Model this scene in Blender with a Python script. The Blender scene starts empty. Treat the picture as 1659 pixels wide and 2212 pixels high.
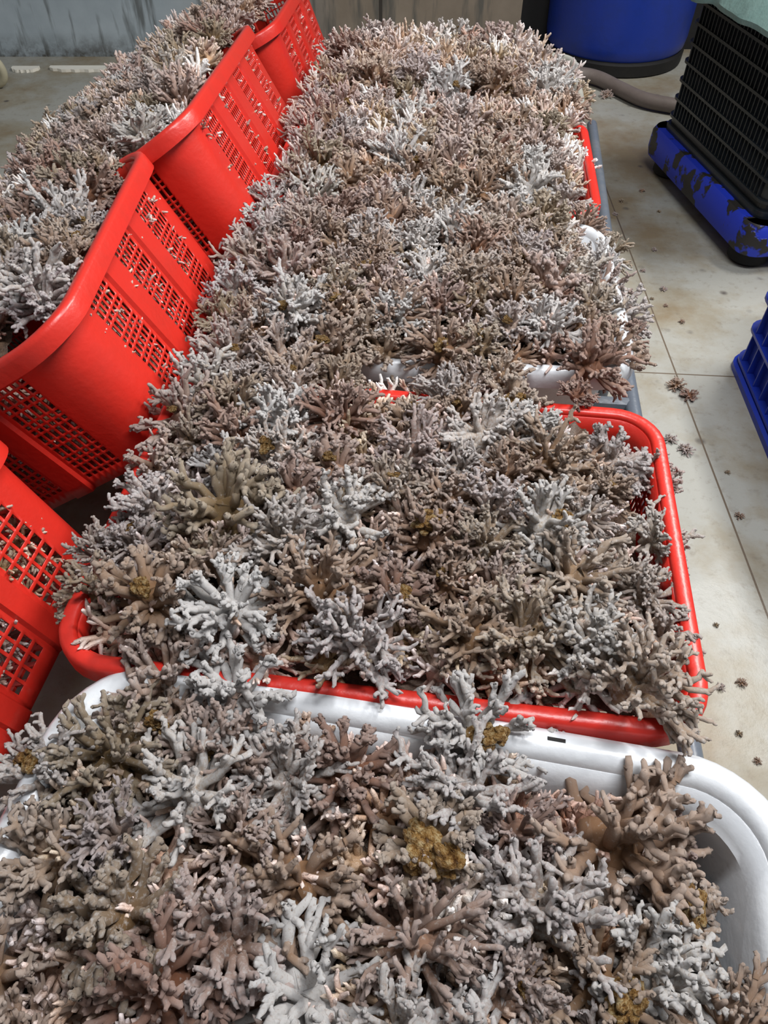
import bpy, math, random
import numpy as np
from mathutils import Vector, Matrix, Euler, noise

random.seed(7)
rng = np.random.default_rng(7)
scene = bpy.context.scene
C = scene.collection
PI = math.pi
R = math.radians

# ------------------------------------------------------------------ camera
F_PX, CX, CY = 1600.0, 829.5, 1106.0
PITCH, YAW, CAM_Z = R(49), R(6), 1.22
cam_d = bpy.data.cameras.new('camera')
cam = bpy.data.objects.new('camera', cam_d)
C.objects.link(cam)
cam.location = (0, 0, CAM_Z)
cam.rotation_euler = (PI / 2 - PITCH, 0, YAW)
cam_d.sensor_fit = 'VERTICAL'
cam_d.sensor_height = 36.0
cam_d.lens = 36.0 * F_PX / 2212.0
cam_d.clip_start = 0.02
scene.camera = cam

# ------------------------------------------------------------------ light
w = bpy.data.worlds.new('world')
scene.world = w
w.use_nodes = True
w.node_tree.nodes['Background'].inputs[0].default_value = (0.88, 0.88, 0.90, 1)
w.node_tree.nodes['Background'].inputs[1].default_value = 0.23


def area(name, loc, rot, sx, sy, power, col):
    d = bpy.data.lights.new(name, 'AREA')
    d.shape = 'RECTANGLE'
    d.size, d.size_y = sx, sy
    d.energy = power
    d.color = col
    o = bpy.data.objects.new(name, d)
    C.objects.link(o)
    o.location = loc
    o.rotation_euler = rot
    return o


area('ceiling_and_fill_light', (1.55, 2.3, 2.75), (R(-28), R(32), 0), 0.3, 1.4, 84, (1.0, 0.975, 0.94))
area('ceiling_and_fill_light', (0.60, 0.72, 2.6), (R(0), R(10), 0), 1.3, 0.25, 50, (0.98, 0.98, 1.0))  # fill lamp added overhead to brighten the near heap

scene.view_settings.view_transform = 'Standard'
scene.view_settings.look = 'None'
scene.view_settings.gamma = 1
scene.view_settings.exposure = 0.1


# ------------------------------------------------------------------ projection helpers (used to place things in the room)
def cam_basis():
    fw = np.array([-math.sin(YAW) * math.cos(PITCH), math.cos(YAW) * math.cos(PITCH), -math.sin(PITCH)])
    r = np.array([math.cos(YAW), math.sin(YAW), 0.0])
    return fw, r, np.cross(r, fw)


FW, RT, UP = cam_basis()


def proj(p):
    q = np.asarray(p, float) - [0, 0, CAM_Z]
    d = q @ FW
    return CX + F_PX * (q @ RT) / d, CY - F_PX * (q @ UP) / d, d


def unproj(u, v, z):
    d = FW + (u - CX) / F_PX * RT - (v - CY) / F_PX * UP
    t = (z - CAM_Z) / d[2]
    return np.array([0, 0, CAM_Z]) + t * d


# ------------------------------------------------------------------ materials
def new_mat(name):
    m = bpy.data.materials.new(name)
    m.use_nodes = True
    nt = m.node_tree
    b = nt.nodes['Principled BSDF']
    return m, nt, b


def N(nt, typ, **kw):
    n = nt.nodes.new(typ)
    for k, v in kw.items():
        if k.startswith('i_'):
            key = k[2:]
            n.inputs[int(key) if key.isdigit() else key.replace('_', ' ')].default_value = v
        else:
            setattr(n, k, v)
    return n


def ramp(nt, src, stops):
    r = nt.nodes.new('ShaderNodeValToRGB')
    el = r.color_ramp.elements
    while len(el) < len(stops):
        el.new(0.5)
    for e, (p, c) in zip(el, stops):
        e.position = p
        e.color = (*c, 1) if len(c) == 3 else c
    nt.links.new(src, r.inputs[0])
    return r.outputs[0]


def mix(nt, fac, a, b, mode='MIX'):
    m = nt.nodes.new('ShaderNodeMix')
    m.data_type = 'RGBA'
    m.blend_type = mode
    for sock, v in ((m.inputs[0], fac), (m.inputs[6], a), (m.inputs[7], b)):
        if hasattr(v, 'is_output'):
            nt.links.new(v, sock)
        else:
            sock.default_value = v if not isinstance(v, tuple) else ((*v, 1) if len(v) == 3 else v)
    return m.outputs[2]


def noise_tex(nt, scale, detail=4, rough=0.55, vec=None):
    n = N(nt, 'ShaderNodeTexNoise', i_Scale=scale, i_Detail=detail, i_Roughness=rough)
    if vec is not None:
        nt.links.new(vec, n.inputs['Vector'])
    return n.outputs['Fac']


def objco(nt, scale=None):
    t = nt.nodes.new('ShaderNodeTexCoord').outputs['Object']
    if scale:
        m = N(nt, 'ShaderNodeMapping')
        m.inputs['Scale'].default_value = scale
        nt.links.new(t, m.inputs['Vector'])
        t = m.outputs['Vector']
    return t


def bump(nt, b, src, dist, strength=1.0):
    n = N(nt, 'ShaderNodeBump', i_Strength=strength, i_Distance=dist)
    nt.links.new(src, n.inputs['Height'])
    nt.links.new(n.outputs[0], b.inputs['Normal'])


def plastic(name, col, dirt=(0.1, 0.08, 0.06), dirt_amt=0.25, rough=0.35, sss=0.0, scale=14, spec=0.5):
    m, nt, b = new_mat(name)
    co = objco(nt)
    n1 = noise_tex(nt, scale, 6, 0.65, co)
    f = ramp(nt, n1, [(0.48, (0, 0, 0)), (0.75, (dirt_amt,) * 3)])
    col2 = mix(nt, f, col, dirt)
    nt.links.new(col2, b.inputs['Base Color'])
    b.inputs['Roughness'].default_value = rough
    b.inputs['Specular IOR Level'].default_value = spec
    if sss:
        b.inputs['Subsurface Weight'].default_value = sss
        b.inputs['Subsurface Radius'].default_value = (0.02, 0.01, 0.01)
        b.inputs['Subsurface Scale'].default_value = 0.4
    bump(nt, b, noise_tex(nt, 90, 3, 0.5, co), 0.0006)
    return m


M_RED = plastic('red_plastic', (0.60, 0.026, 0.016), (0.38, 0.03, 0.02), 0.35, 0.33)
M_WHITE = plastic('white_plastic', (0.66, 0.69, 0.72), (0.42, 0.40, 0.36), 0.25, 0.28, spec=0.6)
M_GREYTUB = plastic('grey_translucent_plastic', (0.36, 0.36, 0.32), (0.2, 0.18, 0.14), 0.5, 0.35)
M_BLACK = plastic('black_plastic', (0.010, 0.014, 0.018), (0.05, 0.05, 0.05), 0.3, 0.32)
M_BLUE = plastic('blue_plastic', (0.012, 0.035, 0.36), (0.03, 0.05, 0.18), 0.5, 0.4)
M_BARREL = plastic('blue_barrel_plastic', (0.008, 0.035, 0.30), (0.01, 0.03, 0.16), 0.5, 0.42)
M_PIPE = plastic('grey_pipe_plastic', (0.115, 0.135, 0.165), (0.3, 0.28, 0.25), 0.35, 0.35)
M_HOSE = plastic('grey_hose_rubber', (0.17, 0.14, 0.125), (0.08, 0.06, 0.05), 0.4, 0.6)
M_IVORY = plastic('ivory_plastic', (0.50, 0.47, 0.34), (0.3, 0.27, 0.2), 0.3, 0.5)
M_TIE = plastic('pale_tie_plastic', (0.7, 0.7, 0.68), (0.5, 0.5, 0.45), 0.2, 0.4)
M_RUBBER = plastic('black_rubber', (0.006, 0.006, 0.006), (0.03, 0.025, 0.02), 0.3, 0.7)


def mat_dolly():
    m, nt, b = new_mat('chipped_blue_paint')
    co = objco(nt)
    n1 = noise_tex(nt, 9, 4, 0.6, co)
    f = ramp(nt, n1, [(0.53, (0, 0, 0)), (0.56, (1, 1, 1))])
    nt.links.new(mix(nt, f, (0.015, 0.04, 0.5), (0.022, 0.02, 0.018)), b.inputs['Base Color'])
    b.inputs['Roughness'].default_value = 0.5
    bump(nt, b, f, 0.002)
    return m


M_DOLLY = mat_dolly()


def mat_bag():
    m, nt, b = new_mat('green_tinted_film')
    co = objco(nt)
    nt.links.new(mix(nt, noise_tex(nt, 12, 5, 0.6, co), (0.07, 0.14, 0.13), (0.20, 0.30, 0.28)), b.inputs['Base Color'])
    b.inputs['Roughness'].default_value = 0.3
    bump(nt, b, noise_tex(nt, 25, 4, 0.6, co), 0.004)
    return m


M_BAG = mat_bag()


def mat_floor():
    m, nt, b = new_mat('stained_concrete')
    co = objco(nt)
    big = noise_tex(nt, 2.6, 6, 0.62, co)
    base = ramp(nt, big, [(0.36, (0.235, 0.185, 0.115)), (0.46, (0.29, 0.265, 0.205)), (0.56, (0.35, 0.35, 0.315))])
    fine = noise_tex(nt, 38, 5, 0.7, co)
    base = mix(nt, ramp(nt, fine, [(0.55, (0, 0, 0)), (0.76, (0.6, 0.6, 0.6))]), base, (0.17, 0.14, 0.10))
    v = N(nt, 'ShaderNodeTexVoronoi', i_Scale=13.0)
    nt.links.new(co, v.inputs['Vector'])
    spot = ramp(nt, v.outputs['Distance'], [(0.08, (1, 1, 1)), (0.2, (0, 0, 0))])
    sp2 = mix(nt, 1.0, spot, ramp(nt, noise_tex(nt, 7, 4, 0.6, co), [(0.50, (0, 0, 0)), (0.62, (0.9, 0.9, 0.9))]), 'MULTIPLY')
    base = mix(nt, sp2, base, (0.07, 0.06, 0.055))
    # seams between the slabs
    sep = nt.nodes.new('ShaderNodeSeparateXYZ')
    nt.links.new(co, sep.inputs[0])

    def line(ax, ay, c, wd):
        a = N(nt, 'ShaderNodeMath', operation='MULTIPLY', i_1=ax)
        nt.links.new(sep.outputs[0], a.inputs[0])
        d = N(nt, 'ShaderNodeMath', operation='MULTIPLY_ADD', i_1=ay)
        nt.links.new(sep.outputs[1], d.inputs[0])
        nt.links.new(a.outputs[0], d.inputs[2])
        e = N(nt, 'ShaderNodeMath', operation='ADD', i_1=-c)
        nt.links.new(d.outputs[0], e.inputs[0])
        g = N(nt, 'ShaderNodeMath', operation='ABSOLUTE')
        nt.links.new(e.outputs[0], g.inputs[0])
        h = N(nt, 'ShaderNodeMath', operation='LESS_THAN', i_1=wd)
        nt.links.new(g.outputs[0], h.inputs[0])
        return h.outputs[0]
    s1 = line(1.0, 0.085, 0.733, 0.0022)
    s2 = line(-0.03, 1.0, 1.59, 0.0022)
    base = mix(nt, s1, base, (0.12, 0.09, 0.06))
    base = mix(nt, s2, base, (0.12, 0.09, 0.06))
    nt.links.new(base, b.inputs['Base Color'])
    nt.links.new(ramp(nt, noise_tex(nt, 2.0, 4, 0.6, co), [(0.42, (0.42,) * 3), (0.56, (0.7,) * 3)]), b.inputs['Roughness'])
    bump(nt, b, fine, 0.0015)
    return m


def mat_wall():
    m, nt, b = new_mat('stained_wall_panel')
    co = objco(nt)
    sep = nt.nodes.new('ShaderNodeSeparateXYZ')
    nt.links.new(co, sep.inputs[0])
    mr = N(nt, 'ShaderNodeMapRange', i_1=-1.6, i_2=-0.8)
    nt.links.new(sep.outputs[0], mr.inputs[0])
    n1 = noise_tex(nt, 5, 5, 0.6, co)
    ca = mix(nt, n1, (0.25, 0.31, 0.35), (0.52, 0.60, 0.65))
    cb = mix(nt, n1, (0.12, 0.095, 0.07), (0.33, 0.28, 0.22))
    base = mix(nt, mr.outputs[0], ca, cb)
    st = noise_tex(nt, 1.0, 4, 0.6, objco(nt, (16, 16, 2.2)))
    base = mix(nt, ramp(nt, st, [(0.52, (0, 0, 0)), (0.64, (0.75,) * 3)]), base, (0.075, 0.08, 0.075))
    # darker patches along the foot of the wall
    gz = N(nt, 'ShaderNodeMapRange', i_1=0.0, i_2=0.10, i_3=1.0, i_4=0.0)
    nt.links.new(sep.outputs[2], gz.inputs[0])
    gn = mix(nt, 1.0, gz.outputs[0], ramp(nt, noise_tex(nt, 14, 5, 0.7, co), [(0.4, (0.2,) * 3), (0.6, (1, 1, 1))]), 'MULTIPLY')
    base = mix(nt, gn, base, (0.06, 0.055, 0.045))
    sl = N(nt, 'ShaderNodeMath', operation='ADD', i_1=0.615)
    nt.links.new(sep.outputs[0], sl.inputs[0])
    ab = N(nt, 'ShaderNodeMath', operation='ABSOLUTE')
    nt.links.new(sl.outputs[0], ab.inputs[0])
    lt = N(nt, 'ShaderNodeMath', operation='LESS_THAN', i_1=0.008)
    nt.links.new(ab.outputs[0], lt.inputs[0])
    base = mix(nt, lt.outputs[0], base, (0.04, 0.035, 0.03))
    nt.links.new(base, b.inputs['Base Color'])
    b.inputs['Roughness'].default_value = 0.45
    bump(nt, b, n1, 0.003)
    return m


def mat_coral(name, attr):
    """branching coral; attr=True reads the piece colour from a mesh attribute, else from the object colour"""
    m, nt, b = new_mat(name)
    if attr:
        a = N(nt, 'ShaderNodeAttribute', attribute_name='piece')
        col, alp = a.outputs['Color'], a.outputs['Alpha']
        co = objco(nt)
    else:
        oi = nt.nodes.new('ShaderNodeObjectInfo')
        col, alp = oi.outputs['Color'], oi.outputs['Alpha']
        tc = nt.nodes.new('ShaderNodeTexCoord').outputs['Object']
        ad = N(nt, 'ShaderNodeVectorMath', operation='ADD')
        nt.links.new(tc, ad.inputs[0])
        nt.links.new(oi.outputs['Location'], ad.inputs[1])
        co = ad.outputs[0]
    tip = N(nt, 'ShaderNodeAttribute', attribute_name='tip').outputs['Fac']
    # warm brown growth low on the branches, paler pinkish tips
    low = mix(nt, 1.0, col, (0.80, 0.66, 0.52), 'MULTIPLY')
    high = mix(nt, 0.32, col, (0.92, 0.83, 0.79))
    base = mix(nt, ramp(nt, tip, [(0.2, (0, 0, 0)), (0.95, (1, 1, 1))]), low, high)
    # white frosting in patches
    n1 = noise_tex(nt, 16, 3, 0.6, co)
    ad2 = N(nt, 'ShaderNodeMath', operation='ADD')
    nt.links.new(n1, ad2.inputs[0])
    nt.links.new(alp, ad2.inputs[1])
    fr = ramp(nt, ad2.outputs[0], [(0.60, (0, 0, 0)), (0.90, (0.94,) * 3)])
    base = mix(nt, fr, base, (0.86, 0.85, 0.84))
    n2 = noise_tex(nt, 260, 3, 0.6, co)
    base = mix(nt, ramp(nt, n2, [(0.5, (0, 0, 0)), (0.8, (0.45,) * 3)]), base, (0.30, 0.20, 0.14))
    n3 = noise_tex(nt, 30, 3, 0.6, co)
    base = mix(nt, ramp(nt, n3, [(0.55, (0, 0, 0)), (0.72, (0.5,) * 3)]), base, (0.38, 0.22, 0.13), 'MIX')
    nt.links.new(base, b.inputs['Base Color'])
    nt.links.new(ramp(nt, noise_tex(nt, 60, 2, 0.5, co), [(0.4, (0.28,) * 3), (0.6, (0.55,) * 3)]), b.inputs['Roughness'])
    b.inputs['Specular IOR Level'].default_value = 0.45
    bump(nt, b, noise_tex(nt, 420, 2, 0.6, co), 0.0010)
    return m


M_CORAL = mat_coral('branching_coral', False)
M_CORAL_A = mat_coral('branching_coral_heap', True)


def mat_ochre():
    m, nt, b = new_mat('ochre_crust')
    co = objco(nt)
    n1 = noise_tex(nt, 3.2, 6, 0.75, co)
    nt.links.new(ramp(nt, n1, [(0.38, (0.13, 0.055, 0.014)), (0.5, (0.45, 0.25, 0.08)), (0.62, (0.78, 0.60, 0.32))]), b.inputs['Base Color'])
    b.inputs['Roughness'].default_value = 0.2
    bump(nt, b, n1, 0.02)
    return m


M_OCHRE = mat_ochre()
M_FLOOR = mat_floor()
M_WALL = mat_wall()
M_DARK = plastic('recess_shade_black', (0.008, 0.008, 0.009), (0.02, 0.02, 0.02), 0.3, 0.6)  # near-black colour stands in for the shade of the recess


# ------------------------------------------------------------------ mesh helpers
class MB:
    def __init__(s):
        s.v, s.f = [], []

    def add(s, v, f):
        o = len(s.v)
        s.v.extend([tuple(map(float, p)) for p in v])
        s.f.extend([tuple(i + o for i in q) for q in f])

    def box(s, x0, x1, y0, y1, z0, z1):
        s.add([(x0, y0, z0), (x1, y0, z0), (x1, y1, z0), (x0, y1, z0), (x0, y0, z1), (x1, y0, z1), (x1, y1, z1), (x0, y1, z1)],
              [(0, 3, 2, 1), (4, 5, 6, 7), (0, 1, 5, 4), (1, 2, 6, 5), (2, 3, 7, 6), (3, 0, 4, 7)])

    def tube(s, pts, rad, n=12, closed=False):
        pts = [Vector(p) for p in pts]
        m = len(pts)
        rad = rad if hasattr(rad, '__len__') else [rad] * m
        vs = []
        up = Vector((0, 0, 1))
        for i in range(m):
            a = pts[(i - 1) % m] if (closed or i > 0) else pts[i]
            c = pts[(i + 1) % m] if (closed or i < m - 1) else pts[i]
            t = (c - a).normalized()
            if abs(t.dot(up)) > 0.97:
                up = Vector((0, 1, 0))
            x = t.cross(up).normalized()
            y = x.cross(t).normalized()
            for k in range(n):
                an = 2 * PI * k / n
                vs.append(pts[i] + (x * math.cos(an) + y * math.sin(an)) * rad[i])
        fs = []
        rings = m if closed else m - 1
        for i in range(rings):
            j = (i + 1) % m
            for k in range(n):
                fs.append((i * n + k, i * n + (k + 1) % n, j * n + (k + 1) % n, j * n + k))
        if not closed:
            fs.append(tuple(range(n))[::-1])
            fs.append(tuple((m - 1) * n + k for k in range(n)))
        s.add(vs, fs)

    def build(s, name, mat, parent=None, smooth=True, angle=35, bevel=0, solid=0):
        me = bpy.data.meshes.new(name)
        me.from_pydata(s.v, [], s.f)
        me.validate()
        me.update()
        me.materials.append(mat)
        if smooth:
            me.polygons.foreach_set('use_smooth', [True] * len(me.polygons))
            me.set_sharp_from_angle(angle=R(angle))
        o = bpy.data.objects.new(name, me)
        C.objects.link(o)
        if solid:
            md = o.modifiers.new('solid', 'SOLIDIFY')
            md.thickness = solid
            md.offset = -1
        if bevel:
            md = o.modifiers.new('bevel', 'BEVEL')
            md.width = bevel
            md.segments = 3
            md.limit_method = 'ANGLE'
        if parent:
            o.parent = parent
        return o


def tag(o, label, cat, group=None, kind=None):
    if label:
        o['label'] = label
    if cat:
        o['category'] = cat
    if group:
        o['group'] = group
    if kind:
        o['kind'] = kind
    return o


def thing(name, label, cat, loc, rot=(0, 0, 0), group=None):
    o = bpy.data.objects.new(name, None)
    o.empty_display_size = 0.1
    C.objects.link(o)
    o.location = loc
    o.rotation_euler = rot
    return tag(o, label, cat, group)


def rrect(hx, hy, r, cols=None, nc=8):
    """rounded rectangle perimeter (counter-clockwise), each entry (x, y, nx, ny, flag)"""
    out = []
    sides = [((hx, -hy + r), (hx, hy - r), (1, 0)), ((hx - r, hy), (-hx + r, hy), (0, 1)),
             ((-hx, hy - r), (-hx, -hy + r), (-1, 0)), ((-hx + r, -hy), (hx - r, -hy), (0, -1))]
    cen = [(hx - r, hy - r), (-hx + r, hy - r), (-hx + r, -hy + r), (hx - r, -hy + r)]
    for k, (a, b, nrm) in enumerate(sides):
        L = math.hypot(b[0] - a[0], b[1] - a[1])
        c = cols(L) if cols else [(0, 'p'), (L, 'p')]
        for (d, fl) in c:
            t = d / L
            out.append((a[0] + (b[0] - a[0]) * t, a[1] + (b[1] - a[1]) * t, nrm[0], nrm[1], fl))
        a0 = k * PI / 2
        for i in range(1, nc):
            an = a0 + PI / 2 * i / nc
            out.append((cen[k][0] + r * math.cos(an), cen[k][1] + r * math.sin(an), math.cos(an), math.sin(an), 'c'))
    return out


def sweep_rim(hx, hy, r, z, prof, nc=8):
    """closed profile of (outward offset, height) swept round the rounded rectangle"""
    P = rrect(hx, hy, r, nc=nc)
    mb = MB()
    m = len(prof)
    vs = [(x + nx * o, y + ny * o, z + h) for (x, y, nx, ny, _) in P for (o, h) in prof]
    n = len(P)
    fs = [(i * m + k, ((i + 1) % n) * m + k, ((i + 1) % n) * m + (k + 1) % m, i * m + (k + 1) % m) for i in range(n) for k in range(m)]
    mb.add(vs, fs)
    return mb


def basket_shell(hx, hy, H, draft, r, hole, bar, npan, nrow_cells, rows):
    """wall with panels of through holes between raised plain strips"""
    def cols(L):
        pan = nrow_cells * (hole + bar) + bar
        n = max(1, min(npan, int((L - 0.02) // (pan + 0.03))))
        gap = (L - n * pan) / (n + 1) if n > 1 else (L - pan) / 2
        c = [(0.0, 'p')]
        d = 0.0
        for k in range(n):
            # raised strip before the panel
            e = 0.004
            if k == 0:
                d = max(gap * 0.55, 0.004)
            c.append((d, 'p'))
            c.append((d + bar, 'H'))
            for q in range(nrow_cells):
                c.append((d + bar + q * (hole + bar) + hole, 'b'))
                c.append((d + bar + (q + 1) * (hole + bar), 'H' if q < nrow_cells - 1 else 'p'))
            d = d + pan
            g = (L - 2 * max(gap * 0.55, 0.004) - n * pan) / max(1, n - 1)
            if k < n - 1:
                c.append((d + 0.004, 'p'))
                c.append((d + 0.008, 'r'))
                c.append((d + g - 0.008, 'r'))
                c.append((d + g - 0.004, 'p'))
                d += g
        c.append((L, 'p'))
        return c
    P = rrect(hx, hy, r, cols)
    hz = [0.0]
    hf = ['b']
    z = 0.0
    for (hh, fl) in rows:
        z += hh
        hz.append(z)
        hf.append(fl)
    tot = z
    mb = MB()
    n, m = len(P), len(hz)
    vs = []
    for (x, y, nx, ny, fl) in P:
        for h in hz:
            hh = h / tot * H
            off = -draft * (1 - hh / H)
            cr = draft * (1 - hh / H)
            o = off + (0.006 if fl == 'r' and 0.012 < hh < H - 0.012 else 0)
            sx = (hx - cr) / hx
            sy = (hy - cr) / hy
            ex = 0.006 if (fl == 'r' and hh < H - 0.012) else 0
            vs.append((x * sx + nx * ex, y * sy + ny * ex, hh))
    fs = []
    for i in range(n):
        j = (i + 1) % n
        for k in range(m - 1):
            if P[i][4] == 'H' and rows[k][1] == 'H':
                continue
            fs.append((i * m + k, j * m + k, j * m + k + 1, i * m + k + 1))
    mb.add(vs, fs)
    return mb


def make_basket(name, label, loc, rot, hx=0.35, hy=0.26, H=0.25, hole=0.0085, bar=0.0042, ncell=6, npan=4,
                mat=None, draft=0.022, rad=0.06, group=None, coarse=False):
    mat = mat or M_RED
    t = thing(name, label, 'basket', loc, rot, group)
    rows = [(0.024, 's')]
    if coarse:
        for k in range(9):
            rows += [(0.0145, 'H'), (0.0045, 'b')]
    else:
        for k, L in enumerate([8, 16, 8, 8, 20, 8, 16, 8, 8, 20, 8, 16, 8]):
            rows += [(L / 1000.0, 'H'), (0.0042, 'b')]
    rows += [(0.03, 's')]
    body = basket_shell(hx - 0.018, hy - 0.018, H, draft, rad, hole, bar, npan, ncell, rows)
    body.build('basket_wall', mat, t, solid=0.0028, angle=50)
    prof = [(-0.001, 0.0), (0.0, 0.005), (0.004, 0.0075), (0.014, 0.0075), (0.018, 0.005), (0.0195, 0.0), (0.0195, -0.022),
            (0.0165, -0.022), (0.0165, -0.003), (0.002, -0.004)]
    sweep_rim(hx - 0.018, hy - 0.018, rad, H, prof).build('rim', mat, t, angle=50)
    # floor of the basket: a lattice
    mb = MB()
    bx, by = hx - 0.018 - draft - 0.004, hy - 0.018 - draft - 0.004
    nx_, ny_ = 22, 16
    for i in range(nx_ + 1):
        x = -bx + 2 * bx * i / nx_
        lim = by - 0.03 if i in (0, nx_) else by
        mb.box(x - 0.004, x + 0.004, -lim, lim, 0.0, 0.004)
    for i in range(ny_ + 1):
        y = -by + 2 * by * i / ny_
        lim = bx - 0.03 if i in (0, ny_) else bx
        mb.box(-lim, lim, y - 0.004, y + 0.004, 0.0005, 0.0045)
    mb.build('basket_base', mat, t, smooth=False)
    return t


def make_tub(name, label, loc, rot, hx, hy, H, mat, roll=0.030, rad=0.07, group=None, slots=()):
    t = thing(name, label, 'tub', loc, rot, group)
    P = rrect(hx, hy, rad, nc=10)
    levels = [(-0.030, 0.0), (-0.022, 0.03), (-0.012, H - 0.035), (-0.008, H - 0.030), (0.0, H - 0.008)]
    mb = MB()
    n, m = len(P), len(levels)
    vs = []
    for (x, y, nx, ny, _) in P:
        for o, h in levels:
            vs.append((x * (hx + o) / hx, y * (hy + o) / hy, h))
    fs = [(i * m + k, ((i + 1) % n) * m + k, ((i + 1) % n) * m + k + 1, i * m + k + 1) for i in range(n) for k in range(m - 1)]
    fs.append(tuple(i * m for i in range(n))[::-1])
    mb.add(vs, fs)
    mb.build('tub_body', mat, t, solid=0.003, angle=40)
    q = roll
    prof = [(-0.003, -0.012), (-0.001, -0.003), (q * 0.15, 0.003), (q * 0.4, 0.006), (q * 0.7, 0.004), (q * 0.92, -0.003), (q, -0.013), (q, -0.026),
            (q - 0.003, -0.026), (q - 0.004, -0.012), (q * 0.6, -0.003), (q * 0.2, -0.005)]
    sweep_rim(hx, hy, rad, H, prof, nc=10).build('rim', mat, t, angle=60)
    for (sx, sy, a) in slots:
        s = MB()
        s.tube([(-0.009, 0, 0), (0.009, 0, 0)], 0.0035, 8)
        so = s.build('rim_slot', M_RUBBER, t)
        so.location = (sx, sy, H + 0.003)
        so.rotation_euler = (0, 0, a)
        so['label'] = 'small black slot in the rim'
    return t


# ------------------------------------------------------------------ setting
mb = MB()
mb.add([(-5, -2.5, 0), (5, -2.5, 0), (5, 6.5, 0), (-5, 6.5, 0)], [(0, 1, 2, 3)])
tag(mb.build('floor', M_FLOOR, smooth=False), None, None, kind='structure')

WA = R(6)  # the back wall runs square to the viewer's step, a little askew to the rack
wx0, wy0 = 0.19, 3.93


def wall_pt(d, off=0.0):
    return (wx0 + d * math.cos(WA) - off * math.sin(WA) * -1, wy0 + d * math.sin(WA) - off * math.cos(WA))


wl = MB()
wl.box(-4.5, 0.02, 0.0, 0.12, 0.0, 2.8)
wo = wl.build('wall_back', M_WALL, smooth=False)
wo.location = (wx0, wy0, 0)
wo.rotation_euler = (0, 0, WA)
tag(wo, None, None, kind='structure')
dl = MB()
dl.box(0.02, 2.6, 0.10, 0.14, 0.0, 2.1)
do = dl.build('recess_shade_1', M_DARK, smooth=False)  # black sheet standing in for the dark opening behind the barrel
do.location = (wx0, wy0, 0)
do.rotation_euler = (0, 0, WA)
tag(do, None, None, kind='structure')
wl = MB()
wl.box(0.02, 4.5, 0.06, 0.18, 2.1, 2.8)
wl.box(2.6, 4.5, 0.06, 0.18, 0.0, 2.1)
wo = wl.build('wall_back', M_WALL, smooth=False)
wo.location = (wx0, wy0, 0)
wo.rotation_euler = (0, 0, WA)
tag(wo, None, None, kind='structure')

# pale strips stand in for light coming under the wall
for (u0, u1, vv, lab) in ((26, 84, 152, 'short pale strip standing in for light under the stained wall, beside the ivory ring'),
                          (108, 246, 151, 'longer pale strip standing in for light under the stained wall')):
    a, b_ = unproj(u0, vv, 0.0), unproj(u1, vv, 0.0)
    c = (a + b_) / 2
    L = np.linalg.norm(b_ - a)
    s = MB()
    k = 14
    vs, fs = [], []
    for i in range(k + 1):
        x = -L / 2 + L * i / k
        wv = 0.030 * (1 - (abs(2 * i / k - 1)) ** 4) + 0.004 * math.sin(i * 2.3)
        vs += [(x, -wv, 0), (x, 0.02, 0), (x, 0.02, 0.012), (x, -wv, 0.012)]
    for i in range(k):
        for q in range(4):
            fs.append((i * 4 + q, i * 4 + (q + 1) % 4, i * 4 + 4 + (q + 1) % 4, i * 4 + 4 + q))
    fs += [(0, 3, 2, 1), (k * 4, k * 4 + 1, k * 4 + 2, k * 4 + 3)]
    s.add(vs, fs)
    o = s.build('light_gap_strip', plastic('light_gap_strip', (0.85, 0.83, 0.74), (0.6, 0.55, 0.45), 0.3, 0.5), smooth=False)
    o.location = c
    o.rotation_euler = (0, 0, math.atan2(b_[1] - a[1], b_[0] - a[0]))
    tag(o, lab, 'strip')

# ivory ring (end of a coiled pipe) at the left
p = unproj(-6, 190, 0.0)
ring = MB()
rr = 0.062
ring.tube([(rr * math.cos(a), 0, rr * math.sin(a) + rr + 0.017) for a in np.linspace(0, 2 * PI, 33)[:-1]], 0.017, 12, closed=True)
o = ring.build('pipe_ring', M_IVORY)
o.location = p
o.rotation_euler = (R(8), 0, R(-4))
tag(o, 'ivory plastic ring standing on the wet floor by the stained wall', 'pipe ring')

# ------------------------------------------------------------------ barrel, hose
bt = thing('plastic_barrel', 'large blue plastic barrel with a black foot, standing at the back wall', 'barrel', (0.675, 4.06, 0))
bt.location = (0.655, 3.66 + 0.33 + 0.02, 0)
mb = MB()
prof = [(0.300, 0.055), (0.312, 0.07), (0.318, 0.11), (0.322, 0.30), (0.324, 0.55), (0.315, 0.57), (0.326, 0.60), (0.322, 0.80), (0.30, 0.86), (0.26, 0.885), (0.0, 0.885)]
n = 48
vs = [(r_ * math.cos(2 * PI * k / n), r_ * math.sin(2 * PI * k / n), h) for (r_, h) in prof for k in range(n)]
fs = [(i * n + k, i * n + (k + 1) % n, (i + 1) * n + (k + 1) % n, (i + 1) * n + k) for i in range(len(prof) - 1) for k in range(n)]
mb.add(vs, fs)
mb.build('barrel_body', M_BARREL, bt, angle=50)
mb = MB()
prof = [(0.0, 0.0), (0.30, 0.0), (0.315, 0.006), (0.318, 0.05), (0.302, 0.062), (0.0, 0.062)]
vs = [(r_ * math.cos(2 * PI * k / n), r_ * math.sin(2 * PI * k / n), h) for (r_, h) in prof for k in range(n)]
fs = [(i * n + k, i * n + (k + 1) % n, (i + 1) * n + (k + 1) % n, (i + 1) * n + k) for i in range(len(prof) - 1) for k in range(n)]
mb.add(vs, fs)
o = mb.build('barrel_foot', M_RUBBER, bt, angle=50)
o['label'] = 'black foot ring'

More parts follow.
